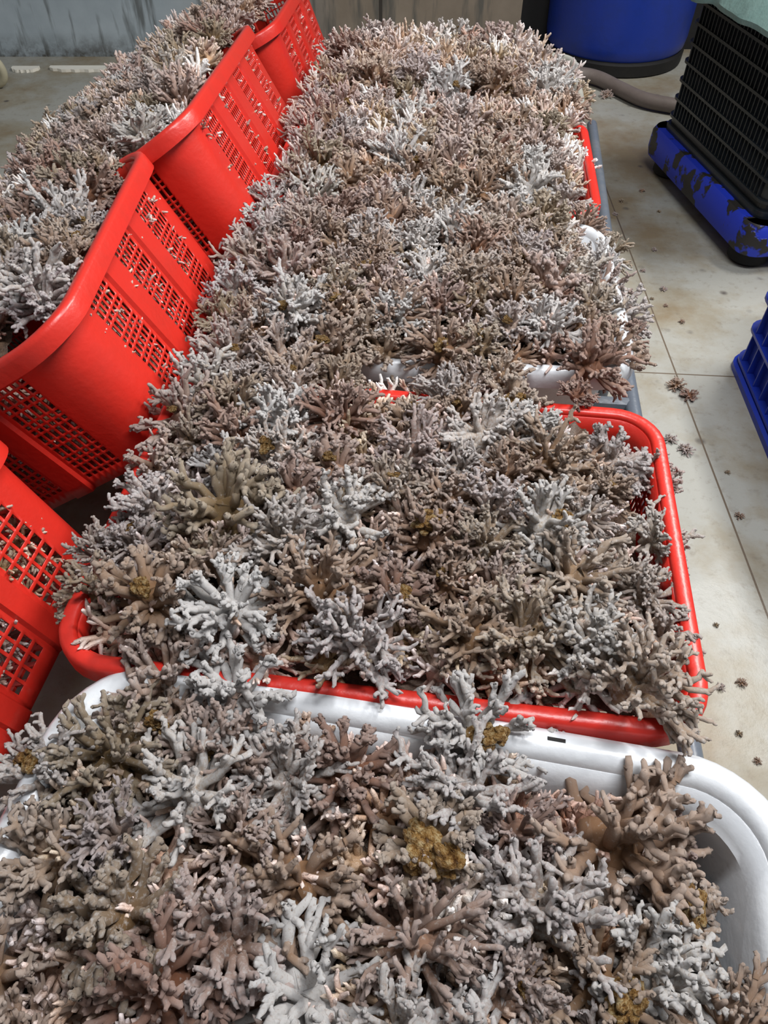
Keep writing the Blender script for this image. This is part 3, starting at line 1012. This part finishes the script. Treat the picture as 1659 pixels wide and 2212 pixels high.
# hand-placed clumps: pixel centre in the photograph, radius (m), style, colour, frost, ochre core size, short name used in labels
LM = [
    (490, 1280, .062, 'bushy', 'whitish', .50, 0, 'snow-white bushy clump', 'near red basket'),
    (480, 1060, .075, 'antler', 'olive-brown', -.1, 0, 'olive clump of thick antler-like fingers', 'near red basket'),
    (585, 950, .050, 'star', 'beige', .25, .016, 'cream-centred clump', 'near red basket'),
    (745, 1075, .060, 'knob', 'whitish', .32, 0, 'white clump with drooping fingers', 'near red basket'),
    (600, 1125, .052, 'fan', 'whitish', .15, 0, 'cream fan-shaped clump', 'near red basket'),
    (690, 1235, .062, 'star', 'tan-brown', 0, 0, 'tan starburst clump', 'near red basket'),
    (765, 1345, .056, 'fan', 'lilac-grey', .25, 0, 'lilac clump with white underside', 'near red basket'),
    (925, 1120, .050, 'antler', 'tan-brown', 0, .026, 'clump with a big ochre lump', 'near red basket'),
    (1180, 1090, .052, 'antler', 'whitish', .3, .020, 'white clump with an amber centre', 'near red basket'),
    (1050, 900, .058, 'antler', 'whitish', .22, 0, 'whitish long-fingered clump', 'near red basket'),
    (1110, 835, .045, 'knob', 'beige', 0, .020, 'beige clump with ochre lump by the back rim', 'near red basket'),
    (1020, 1335, .052, 'fan', 'tan-brown', .0, 0, 'orange-tan tufted clump', 'near red basket'),
    (1150, 1330, .058, 'star', 'beige', .1, 0, 'round beige starburst clump', 'near red basket'),
    (1250, 1205, .060, 'star', 'beige', .08, 0, 'large beige clump near the right rim', 'near red basket'),
    (1195, 955, .058, 'star', 'tan-brown', .05, 0, 'brown domed clump', 'near red basket'),
    (1390, 1445, .062, 'fan', 'beige', .12, 0, 'cream clump in the front right corner', 'near red basket'),
    (1330, 960, .050, 'knob', 'lilac-grey', .2, 0, 'pale clump at the back right corner', 'near red basket'),
    (1390, 1250, .050, 'star', 'pinkish-grey', .15, 0, 'pale pink clump hanging at the right rim', 'near red basket'),
    (1405, 985, .042, 'antler', 'pinkish-grey', .12, 0, 'small pinkish clump leaning over the far right rim', 'near red basket'),
    (1425, 1130, .040, 'antler', 'whitish', .15, 0, 'pale sprig reaching over the right rim', 'near red basket'),
    (1440, 1340, .042, 'antler', 'pinkish-grey', .15, 0, 'small forked clump crossing the right rim', 'near red basket'),
    (310, 1255, .062, 'knob', 'tan-brown', .0, .018, 'brown clump with an amber centre', 'near red basket'),
    (330, 1060, .056, 'bushy', 'lilac-grey', .18, 0, 'pale lilac clump at the left rim', 'near red basket'),
    (720, 980, .050, 'knob', 'dusky pink', .0, .012, 'orange-pink clump', 'near red basket'),
    (900, 935, .055, 'star', 'pinkish-grey', .12, 0, 'feathery pinkish clump', 'near red basket'),
    (850, 1250, .048, 'knob', 'reddish-brown', -.1, .016, 'dark brown clump in the hollow', 'near red basket'),
    (1290, 1350, .050, 'antler', 'whitish', .25, 0, 'whitish parallel-fingered clump', 'near red basket'),
    (745, 815, .055, 'star', 'reddish-brown', -.15, 0, 'reddish-brown starburst clump', 'near red basket'),
    (500, 840, .050, 'fan', 'olive-brown', -.1, 0, 'olive clump at the back left', 'near red basket'),
    (500, 1465, .056, 'knob', 'whitish', .5, 0, 'chalk-white clump lying over the rim', 'nearest white tub'),
    (345, 1440, .060, 'star', 'dusky pink', .05, 0, 'pinkish clump at the left rim corner', 'nearest white tub'),
    (320, 1540, .045, 'bushy', 'beige', .1, .016, 'clump with a grainy yellow centre', 'nearest white tub'),
    (225, 1600, .062, 'star', 'olive-brown', .05, 0, 'olive starburst clump', 'nearest white tub'),
    (85, 1650, .052, 'star', 'lilac-grey', .2, .022, 'pale clump with a wet orange lump', 'nearest white tub'),
    (395, 1680, .060, 'antler', 'whitish', .3, 0, 'chalky forked clump', 'nearest white tub'),
    (470, 1590, .050, 'fan', 'dusky pink', .0, .014, 'pink clump with an orange centre', 'nearest white tub'),
    (745, 1640, .052, 'knob', 'reddish-brown', -.1, 0, 'reddish-brown knobbly clump', 'nearest white tub'),
    (620, 1660, .052, 'antler', 'lilac-grey', .25, 0, 'grey-white finely forked clump', 'nearest white tub'),
    (1035, 1555, .058, 'antler', 'whitish', .35, .024, 'white clump with golden centre over the rim', 'nearest white tub'),
    (1330, 1790, .085, 'fan', 'tan-brown', -.15, 0, 'big tan-brown fan-shaped clump of long fingers', 'nearest white tub'),
    (1000, 1680, .052, 'antler', 'lilac-grey', .28, 0, 'frosted lilac clump', 'nearest white tub'),
    (935, 1800, .050, 'knob', 'beige', .0, .034, 'clump carrying the large ochre crust', 'nearest white tub'),
    (1470, 1960, .050, 'knob', 'beige', .1, .026, 'clump with a brown glassy lump', 'nearest white tub'),
    (1180, 1950, .060, 'fan', 'lilac-grey', .2, 0, 'bluish-grey clump', 'nearest white tub'),
    (640, 1880, .058, 'antler', 'tan-brown', -.05, 0, 'tan clump of long level fingers', 'nearest white tub'),
    (235, 1960, .058, 'knob', 'olive-brown', .1, 0, 'olive clump of fat lobes', 'nearest white tub'),
    (330, 2110, .055, 'antler', 'reddish-brown', -.1, 0, 'rust-brown clump at the bottom left', 'nearest white tub'),
    (650, 2130, .060, 'antler', 'whitish', .5, 0, 'white thick smooth-branched clump', 'nearest white tub'),
    (1310, 2130, .050, 'bushy', 'tan-brown', .0, .026, 'brown clump with golden crumbs', 'nearest white tub'),
    (900, 2010, .055, 'star', 'dusky pink', .05, .0, 'rosy clump', 'nearest white tub'),
    (1420, 2100, .058, 'antler', 'whitish', .35, 0, 'chalky clump at the bottom right', 'nearest white tub'),
    (1560, 1760, .050, 'antler', 'dusky pink', -.05, 0, 'brown-pink clump by the right rim', 'nearest white tub'),
    (480, 2010, .055, 'antler', 'pinkish-grey', .1, 0, 'fat-fingered pinkish clump', 'nearest white tub'),
    (1285, 625, .046, 'antler', 'beige', .1, 0, 'beige clump overhanging the right side', 'buried white tub'),
    (1300, 535, .042, 'antler', 'whitish', .35, 0, 'white clump reaching out over the rail', 'buried white tub'),
    (1255, 815, .026, 'antler', 'reddish-brown', -.2, 0, 'little chestnut clump hanging down over the front rim', 'buried white tub'),
    (605, 735, .052, 'antler', 'whitish', .45, 0, 'white forked clump near the front left', 'buried white tub'),
    (620, 655, .048, 'knob', 'whitish', .25, .014, 'white clump with a yellow centre', 'buried white tub'),
    (850, 715, .045, 'antler', 'whitish', .45, 0, 'small bright white clump', 'buried white tub'),
    (960, 720, .055, 'star', 'tan-brown', -.1, .016, 'brown clump with golden base at the rim', 'buried white tub'),
    (1195, 690, .056, 'star', 'whitish', .35, 0, 'white feathery clump', 'buried white tub'),
    (1280, 745, .056, 'antler', 'reddish-brown', -.2, 0, 'chestnut clump hanging over the corner', 'buried white tub'),
    (1345, 690, .042, 'star', 'reddish-brown', -.15, 0, 'russet clump sticking out over the rail', 'buried white tub'),
    (855, 635, .050, 'star', 'tan-brown', .0, 0, 'tan spidery clump', 'buried white tub'),
    (505, 590, .055, 'bushy', 'lilac-grey', .25, 0, 'pale lilac cauliflower-like clump', 'buried white tub'),
    (480, 665, .050, 'antler', 'olive-brown', .0, 0, 'olive clump beside the tipped basket', 'buried white tub'),
    (735, 590, .050, 'bushy', 'olive-brown', .1, 0, 'mossy beige clump', 'buried white tub'),
    (1240, 560, .050, 'antler', 'whitish', .15, 0, 'cream clump at the right side', 'buried white tub'),
    (640, 505, .045, 'fan', 'reddish-brown', -.2, 0, 'rust-coloured clump', 'buried red basket'),
    (1030, 500, .052, 'fan', 'reddish-brown', -.15, 0, 'rusty fan-shaped clump', 'buried red basket'),
    (1150, 370, .055, 'antler', 'whitish', .35, 0, 'white spidery clump', 'buried red basket'),
    (750, 350, .055, 'knob', 'tan-brown', -.1, 0, 'dark tan clump', 'buried red basket'),
    (1040, 380, .050, 'star', 'tan-brown', -.1, 0, 'brown clump in the middle', 'buried red basket'),
    (920, 550, .045, 'antler', 'whitish', .35, 0, 'pale curled clump', 'buried red basket'),
    (590, 400, .050, 'star', 'lilac-grey', .2, 0, 'pale clump beside the tipped basket', 'buried red basket'),
    (1260, 450, .045, 'star', 'tan-brown', 0, 0, 'tan clump over the red rim corner', 'buried red basket'),
    (975, 155, .060, 'antler', 'whitish', .5, .012, 'bright white clump', 'far grey tub'),
    (1185, 165, .055, 'fan', 'whitish', .35, 0, 'white clump at the far right edge', 'far grey tub'),
    (870, 175, .045, 'knob', 'olive-brown', -.2, 0, 'dark brown clump', 'far grey tub'),
    (1190, 250, .050, 'star', 'olive-brown', -.05, 0, 'golden-brown clump', 'far grey tub'),
    (740, 140, .050, 'star', 'dusky pink', -.05, 0, 'dusky pink clump beside the last tipped basket', 'far grey tub'),
    (1010, 85, .045, 'fan', 'beige', .05, 0, 'beige clump standing up at the back', 'far grey tub'),
    (130, 435, .060, 'antler', 'whitish', .3, 0, 'white clump with a yellowish middle', 'left-hand heap'),
    (60, 575, .062, 'antler', 'whitish', .25, 0, 'grey-white long-fingered clump', 'left-hand heap'),
    (60, 700, .055, 'bushy', 'lilac-grey', .2, 0, 'lilac clump above the shaded basket end', 'left-hand heap'),
    (60, 350, .060, 'bushy', 'lilac-grey', .12, 0, 'grey clump at the left edge', 'left-hand heap'),
    (175, 290, .062, 'star', 'dusky pink', -.05, 0, 'pink-tan starburst clump', 'left-hand heap'),
    (370, 130, .060, 'antler', 'beige', .2, 0, 'cream clump beside the long red rim', 'left-hand heap'),
    (520, 50, .045, 'antler', 'olive-brown', -.05, 0, 'olive-brown clump inside the far basket', 'left-hand heap'),
    (170, 530, .050, 'bushy', 'tan-brown', .0, 0, 'tan clump beside the rim', 'left-hand heap'),
    (300, 255, .050, 'antler', 'whitish', .25, 0, 'pale clump halfway along the long red rim', 'left-hand heap'),
]


def heap_z(x, y, left):
    return heap_left(x, y) if left else heap_right(x, y)


def locate(u, v, left):
    z = 0.5
    for _ in range(14):
        p_ = unproj(u, v, z + 0.03)
        z = z * 0.4 + 0.6 * heap_z(p_[0], p_[1], left)
    return p_[0], p_[1], heap_z(p_[0], p_[1], left)


def rim_x(y):
    return -0.523 - 0.12 * (y - 1.03) if y < 1.33 else -0.52 - 0.12 * (y - 1.72) if y < 2.14 else -0.53 - 0.05 * (y - 2.52)


# each entry: x, y, z, radius, style, colour name, frost, core, name, where, left
ITEMS = []
for (u, v, r_, st, col, fr, core, nm, wh) in LM:
    left = wh == 'left-hand heap'
    x, y, z = locate(u, v, left)
    if left:
        y = max(y, 0.80 + r_)
        x = min(x, rim_x(y) - 0.02 - r_ * 0.95)
        z = heap_z(x, y, left)
    if wh == 'nearest white tub' and y > 0.1:
        x = min(x, 0.25)
    if wh == 'buried white tub' and 'hanging' not in nm and 'at the rim' not in nm:
        y = max(y, 0.955 + r_ * 1.15)
        z = heap_z(x, y, left)
    if wh == 'near red basket' and y > 0.76 and (-0.17 < x < -0.0 or x > 0.15):
        y = 0.76
        z = heap_z(x, y, left)
    ITEMS.append(dict(x=x, y=y, z=z, r=r_, st=st, col=col, fr=fr, core=core, nm=nm, wh=wh, left=left, lm=True))

# stretches of rim that stay bare: (u0, u1, v0, v1) seen from the viewer's side of the rack
BARE = [((600, 1490), (950, 1530)), ((1140, 1560), (1640, 1690)), ((170, 1440), (90, 1560)), ((1180, 1520), (1500, 1565)), ((1500, 1540), (1425, 1120)),
        ((795, 800), (880, 800)), ((1150, 805), (1360, 800)), ((1270, 470), (1300, 460)), ((1285, 460), (1275, 380)), ((1280, 880), (1360, 885)),
        ((620, 1440), (720, 1450)), ((850, 1470), (980, 1490)), ((1610, 1700), (1640, 1800)), ((130, 1395), (240, 1390)),
        ((1250, 850), (1330, 850)), ((1260, 200), (1290, 260)),
        ((1390, 900), (1430, 1120))]


def seg_dist(p, a, b):
    p, a, b = (np.array(q, float) for q in (p, a, b))
    t = np.clip(((p - a) @ (b - a)) / ((b - a) @ (b - a)), 0, 1)
    return np.linalg.norm(p - (a + t * (b - a)))


BARE_W = [(unproj(a[0], a[1], 0.5)[:2], unproj(b[0], b[1], 0.5)[:2]) for a, b in BARE]


def bare(x, y, r_):
    k = (CAM_Z - 0.5) / (CAM_Z - 0.565)      # where the top of the clump would hide the rim behind it
    return any(seg_dist((x, y + 0.014), a, b) < r_ * 1.1 or seg_dist((x * k, y * k), a, b) < r_ * 0.85 for a, b in BARE_W)


NAMES = list(PAL)


def pick_col(x, y):
    n_ = noise.noise(Vector((x * 5, y * 5, 20)))
    w_ = dict(zip(NAMES, [2.8, 2.4, 1.9, 0.8, 1.9, 1.1, 0.8, 1.5]))
    if n_ > 0.12:
        w_['tan-brown'] += 1.4
        w_['olive-brown'] += 0.5
        w_['reddish-brown'] += 0.4
    elif n_ < -0.12:
        w_['whitish'] += 1.2
        w_['lilac-grey'] += 1.0
    return random.choices(NAMES, [w_[k] for k in NAMES])[0]


def where(x, y, left):
    if left:
        return 'left-hand heap'
    return ('nearest white tub' if y < 0.345 else 'near red basket' if y < 0.9 else 'buried white tub' if y < 1.42 else 'buried red basket' if y < 1.93 else 'far grey tub')


def try_fill(n_try, xr, yr, left, sp):
    for _ in range(n_try):
        x, y = random.uniform(*xr), random.uniform(*yr)
        r_ = random.choice((.040, .046, .052, .058, .062))
        if left and y < 0.9 and x > -0.75 and y < 0.80 + r_:
            continue
        if left and (x > rim_x(y) - 0.02 - r_ * 0.9 or (abs(y - 1.345) < 0.055 and x > -0.86)):
            continue
        if not left:
            if x > 0.292 and y > 0.345 or y > 2.2 and x > 0.20 - 0.25 * (y - 2.2):
                continue
            if bare(x, y, r_) :
                continue
            if y < 0.345 and (x < -0.36 or x > (0.305 if y < 0.12 else 0.25)):
                continue
            if 0.70 < y < 1.85 and x < -0.368:
                continue
            if x > 0.262 and not (1.0 < y < 1.38 or y > 1.76 or y < 0.2):
                continue
        z = heap_z(x, y, left)
        ok = True
        for it in ITEMS:
            if it['left'] != left:
                continue
            dd = math.hypot(math.hypot(it['x'] - x, it['y'] - y), (it['z'] - z) * 0.7)
            if dd < (it['r'] + r_) * (sp + (0.10 if it['lm'] else 0)):
                ok = False
                break
        if ok:
            col = pick_col(x, y)
            st = random.choices(STYLES, [4, 3, 2.4, 2, 1.6])[0]
            ITEMS.append(dict(x=x, y=y, z=z - 0.004 * random.random(), r=r_, st=st, col=col, fr=FROST[col] + random.uniform(-.08, .12), core=random.choice((0, 0, 0, 0, 0, 0, .010, .014)),
                              nm=None, wh=where(x, y, left), left=left, lm=False))


try_fill(14000, (-0.405, 0.33), (-0.15, 2.38), False, 0.55)
try_fill(9000, (-1.22, -0.54), (0.83, 2.76), True, 0.60)

for it in ITEMS:
    u, v, d = proj((it['x'], it['y'], it['z'] + 0.02))
    it['px'] = it['r'] * F_PX / d
    it['uv'] = (u, v)
    m_ = it['px']
    it['vis'] = -m_ < u < 1659 + m_ and -m_ < v < 2212 + m_

vis = [i for i in ITEMS if i['vis']]
vis.sort(key=lambda i: (not i['lm'], -i['px']))
INDIV, REST = vis[:300], vis[300:]
print('CORAL', len(ITEMS), 'visible', len(vis), 'rest', len(REST))


def orient(it):
    e = 0.02
    x, y, l_ = it['x'], it['y'], it['left']
    gx = (heap_z(x + e, y, l_) - heap_z(x - e, y, l_)) / (2 * e)
    gy = (heap_z(x, y + e, l_) - heap_z(x, y - e, l_)) / (2 * e)
    nrm_ = Vector((-gx, -gy, 1)).normalized()
    tilt = 0.22 if it['lm'] else 0.38
    nrm_ = (nrm_ + Vector((random.gauss(0, tilt), random.gauss(0, tilt) - 0.12, 0))).normalized()
    q = Vector((0, 0, 1)).rotation_difference(nrm_)
    return q.to_matrix() @ Matrix.Rotation(random.uniform(0, 2 * PI), 3, 'Z')


def shade(it):
    c = np.array(PAL[it['col']]) * random.uniform(0.9, 1.1)
    c = c * (1 + rng.normal(size=3) * 0.025)
    return (*[float(max(0, min(1, k))) for k in c], float(it['fr']))


DIRW = ['right of', 'behind and right of', 'behind', 'behind and left of', 'left of', 'in front and left of', 'in front of', 'in front and right of']
SIZEW = {.040: 'small', .046: 'small', .052: '', .058: 'large', .062: 'large'}
SHAPE = {'star': 'starburst', 'antler': 'antler-like', 'bushy': 'bushy', 'fan': 'fan-shaped', 'knob': 'knobbly'}
used = {}
lms = [i for i in INDIV if i['lm']]


def label_for(it):
    if it['lm']:
        return '%s in the %s' % (it['nm'].replace(' clump', ' coral clump', 1).replace('sprig', 'coral sprig'), it['wh'])
    near = sorted(lms, key=lambda m: (m['x'] - it['x']) ** 2 + (m['y'] - it['y']) ** 2)
    same = [m for m in near if m['wh'] == it['wh']] or near
    opts = []
    for m in same[:4]:
        a = math.atan2(it['y'] - m['y'], it['x'] - m['x'])
        dw = DIRW[int(round(a / (PI / 4))) % 8]
        nm = m['nm'].split(' with ')[0].split(' at the ')[0].split(' by the ')[0].split(' over the ')[0].split(' hanging ')[0].split(' beside ')[0].split(' in the ')[0]
        full = m['nm']
        for sh in ('', SHAPE[it['st']] + ' '):
            w_ = ('%s %s%s coral clump %s the %s' % (SIZEW[it['r']], sh, it['col'], dw, full)).strip()
            if len(w_.split()) <= 16:
                opts.append(w_)
            w_ = ('%s %s%s coral clump %s the %s' % (SIZEW[it['r']], sh, it['col'], dw, nm)).strip()
            if len(w_.split()) <= 16:
                opts.append(w_)
    for o_ in opts:
        if o_ not in used:
            return o_
    return opts[0]


GROUPS = {'nearest white tub': 'coral clumps in the nearest white tub', 'near red basket': 'coral clumps in the near red basket',
          'buried white tub': 'coral clumps in the buried white tub', 'buried red basket': 'coral clumps in the buried red basket',
          'far grey tub': 'coral clumps in the far grey tub', 'left-hand heap': 'coral clumps of the left-hand heap'}

for it in INDIV:
    me = random.choice(PROTO[it['st']])
    o = bpy.data.objects.new('coral_clump', me)
    C.objects.link(o)
    M3 = orient(it)
    s = it['r'] * 1.18
    o.matrix_world = Matrix.Translation((it['x'], it['y'], it['z'] - it['r'] * 0.25)) @ M3.to_4x4() @ Matrix.Diagonal((s, s, s * 0.92, 1))
    o.color = shade(it)
    lb = label_for(it)
    used[lb] = used.get(lb, 0) + 1
    tag(o, lb, 'coral', GROUPS[it['wh']])
    if it['core']:
        c = bpy.data.objects.new('ochre_crust', random.choice(LUMPS))
        C.objects.link(c)
        c.parent = o
        k = it['core'] / s
        c.location = (random.uniform(-.12, .12), random.uniform(-.12, .12), 0.66 - 0.15 * k)
        k *= 0.85
        c.scale = (k * 1.15, k * 0.85, k * 0.7)
        c.rotation_euler = (0, 0, random.uniform(0, 6))
        c['label'] = 'glossy ochre lump in the middle'
print('LABELS dup', sum(1 for v_ in used.values() if v_ > 1))

# the rest of the heap: uncountable pieces deeper down, behind the holes of the baskets, and the far ones
SV, SF, STp, SC = [], [], [], []
cnt = 0


def add_low(pos, r_, M3, col, fr, st):
    global cnt
    V, Fq, T = random.choice(LOW[st])
    W_ = (V * r_) @ np.array(M3).T + np.array(pos)
    SV.append(W_)
    SF.append(Fq + cnt)
    STp.append(T)
    c = np.array(PAL[col]) * random.uniform(0.88, 1.08)
    SC.append(np.tile(np.array([*c, fr]), (len(V), 1)))
    cnt += len(V)


for it in REST:
    add_low((it['x'], it['y'], it['z'] - it['r'] * 0.25), it['r'] * 1.18, orient(it), it['col'], it['fr'], it['st'])


def jitter_rows(xr, yr, sp):
    y = yr[0]
    k = 0
    while y < yr[1]:
        x = xr[0] + (sp / 2 if k % 2 else 0)
        while x < xr[1]:
            yield x + random.uniform(-.3, .3) * sp, y + random.uniform(-.3, .3) * sp
            x += sp
        y += sp * 0.87
        k += 1


for left, xr, yr in ((False, (-0.355, 0.245), (-0.12, 2.33)), (True, (-1.2, -0.61), (0.82, 2.75))):
    for x, y in jitter_rows(xr, yr, 0.060):
        if not left and any(abs(y - g_) < 0.022 for g_ in (0.35, 0.89, 1.41, 1.93)):
            continue
        if not left and bare(x, y, 0.018):
            continue
        z = heap_z(x, y, left) - 0.034
        col = pick_col(x, y)
        add_low((x, y, z), 0.050, orient(dict(x=x, y=y, left=left, lm=False)), col, FROST[col] - 0.05, random.choice(('star', 'bushy', 'antler')))
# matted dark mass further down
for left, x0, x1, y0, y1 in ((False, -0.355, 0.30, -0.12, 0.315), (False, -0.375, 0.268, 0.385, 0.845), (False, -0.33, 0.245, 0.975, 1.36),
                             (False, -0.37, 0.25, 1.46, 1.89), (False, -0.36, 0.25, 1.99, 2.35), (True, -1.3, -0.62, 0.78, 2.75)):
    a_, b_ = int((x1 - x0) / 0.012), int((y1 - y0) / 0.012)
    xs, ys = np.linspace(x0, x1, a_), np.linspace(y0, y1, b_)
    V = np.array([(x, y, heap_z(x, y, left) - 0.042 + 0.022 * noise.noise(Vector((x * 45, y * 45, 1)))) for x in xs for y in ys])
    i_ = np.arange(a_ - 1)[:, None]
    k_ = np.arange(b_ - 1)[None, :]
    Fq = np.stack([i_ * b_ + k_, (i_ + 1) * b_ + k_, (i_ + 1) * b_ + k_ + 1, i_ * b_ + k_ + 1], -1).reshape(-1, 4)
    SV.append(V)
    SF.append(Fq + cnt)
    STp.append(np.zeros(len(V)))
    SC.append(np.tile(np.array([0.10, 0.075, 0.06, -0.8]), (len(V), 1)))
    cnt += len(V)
# seen through the holes of the tipped baskets
for (base, M, hx, hy, Hb) in LEFT:
    for zl in (0.06, 0.12, 0.18):
        for yl in np.arange(-hy + 0.105, hy - 0.08, 0.062):
            if base[1] + yl < 0.1:
                continue
            lp = Vector((hx - 0.055 - 0.012 * (1 - zl / 0.25) + random.uniform(-.004, .004), float(yl) + random.uniform(-.01, .01), zl + random.uniform(-.01, .01)))
            wp = base + M @ lp
            qd = Vector((0, 0, 1)).rotation_difference((M @ Vector((1, random.uniform(-.4, .4), random.uniform(-.4, .4)))).normalized()).to_matrix()
            col = pick_col(wp[0], wp[1])
            add_low(wp, 0.044, qd @ Matrix.Rotation(random.uniform(0, 6), 3, 'Z'), col, FROST[col] - .05, random.choice(('star', 'bushy')))
        for xl in np.arange(-0.10, hx - 0.125, 0.065):
            lp = Vector((float(xl), -hy + 0.059 + 0.012 * (1 - zl / 0.25), zl + random.uniform(-.01, .01)))
            wp = base + M @ lp
            qd = Vector((0, 0, 1)).rotation_difference((M @ Vector((random.uniform(-.4, .4), -1, random.uniform(-.4, .4)))).normalized()).to_matrix()
            col = pick_col(wp[0], wp[1])
            add_low(wp, 0.044, qd, col, FROST[col] - .05, random.choice(('star', 'bushy')))
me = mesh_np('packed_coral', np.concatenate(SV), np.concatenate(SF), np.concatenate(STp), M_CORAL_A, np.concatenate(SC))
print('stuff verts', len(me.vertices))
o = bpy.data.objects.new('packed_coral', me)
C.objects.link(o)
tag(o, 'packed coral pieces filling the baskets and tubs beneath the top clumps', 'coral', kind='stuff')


# ------------------------------------------------------------------ pieces dropped on the floor
def dropped(u, v, r_, st, col, lab, fr=-.1, z0=0.0, group=None):
    p_ = unproj(u, v, z0 + 0.01)
    o_ = bpy.data.objects.new('coral_fragment', random.choice(PROTO[st]))
    C.objects.link(o_)
    o_.location = (p_[0], p_[1], z0 + r_ * 0.22)
    o_.rotation_euler = (random.uniform(-.2, .2), random.uniform(-.2, .2), random.uniform(0, 6))
    o_.scale = (r_, r_, r_ * 0.7)
    o_.color = (*PAL[col], fr)
    tag(o_, lab, 'coral', group)


dropped(1462, 830, .026, 'knob', 'tan-brown', 'brown coral fragment lying on the floor seam by the blue crate')
dropped(1490, 852, .024, 'knob', 'reddish-brown', 'dark brown coral fragment lying beside the brown one on the floor seam')
dropped(1450, 945, .017, 'knob', 'lilac-grey', 'grey coral crumb on the floor beside the red basket, nearer the basket')
dropped(1484, 968, .020, 'knob', 'lilac-grey', 'grey coral crumb on the floor beside the red basket, farther from the basket')
dropped(1310, 205, .030, 'antler', 'pinkish-grey', 'pinkish coral fragment lying on the floor by the hose')
crumbs = [((1343, 430), 'by the rail, level with the red rim corner'), ((1388, 408), 'between the rail and the front of the blue dolly'), ((1425, 452), 'in the shadow edge of the blue dolly'),
          ((1330, 458), 'right against the rail below the red rim corner'), ((1415, 535), 'alone in the middle of the far floor slab'), ((1390, 580), 'on the floor beside the pipe coupler'),
          ((1338, 565), 'tucked under the rail just behind the pipe coupler'), ((1435, 620), 'on the floor in front of the black rubber foot of the dolly'), ((1440, 655), 'just in front of the one by the dolly foot'),
          ((1475, 690), 'halfway between the russet clump and the blue crate'), ((1410, 640), 'left of the pair in front of the dolly foot'), ((1560, 1480), 'on the floor right of the near red basket corner'),
          ((1605, 1470), 'right of the one by the near red basket corner'), ((1600, 1580), 'behind the rim of the nearest white tub'), ((1640, 1640), 'at the right edge just behind the nearest white tub'),
          ((1550, 1345), 'on the floor beside the right rim of the near red basket'), ((1575, 1015), 'on the floor left of the near end of the blue crate'), ((1600, 1110), 'near the right edge in front of the blue crate')]
for (u, v), wh_ in crumbs:
    dropped(u, v, random.uniform(.006, .012), 'knob', random.choice(('tan-brown', 'olive-brown', 'lilac-grey')), 'tiny coral crumb ' + wh_, -.3,
            group='tiny coral crumbs on the floor')
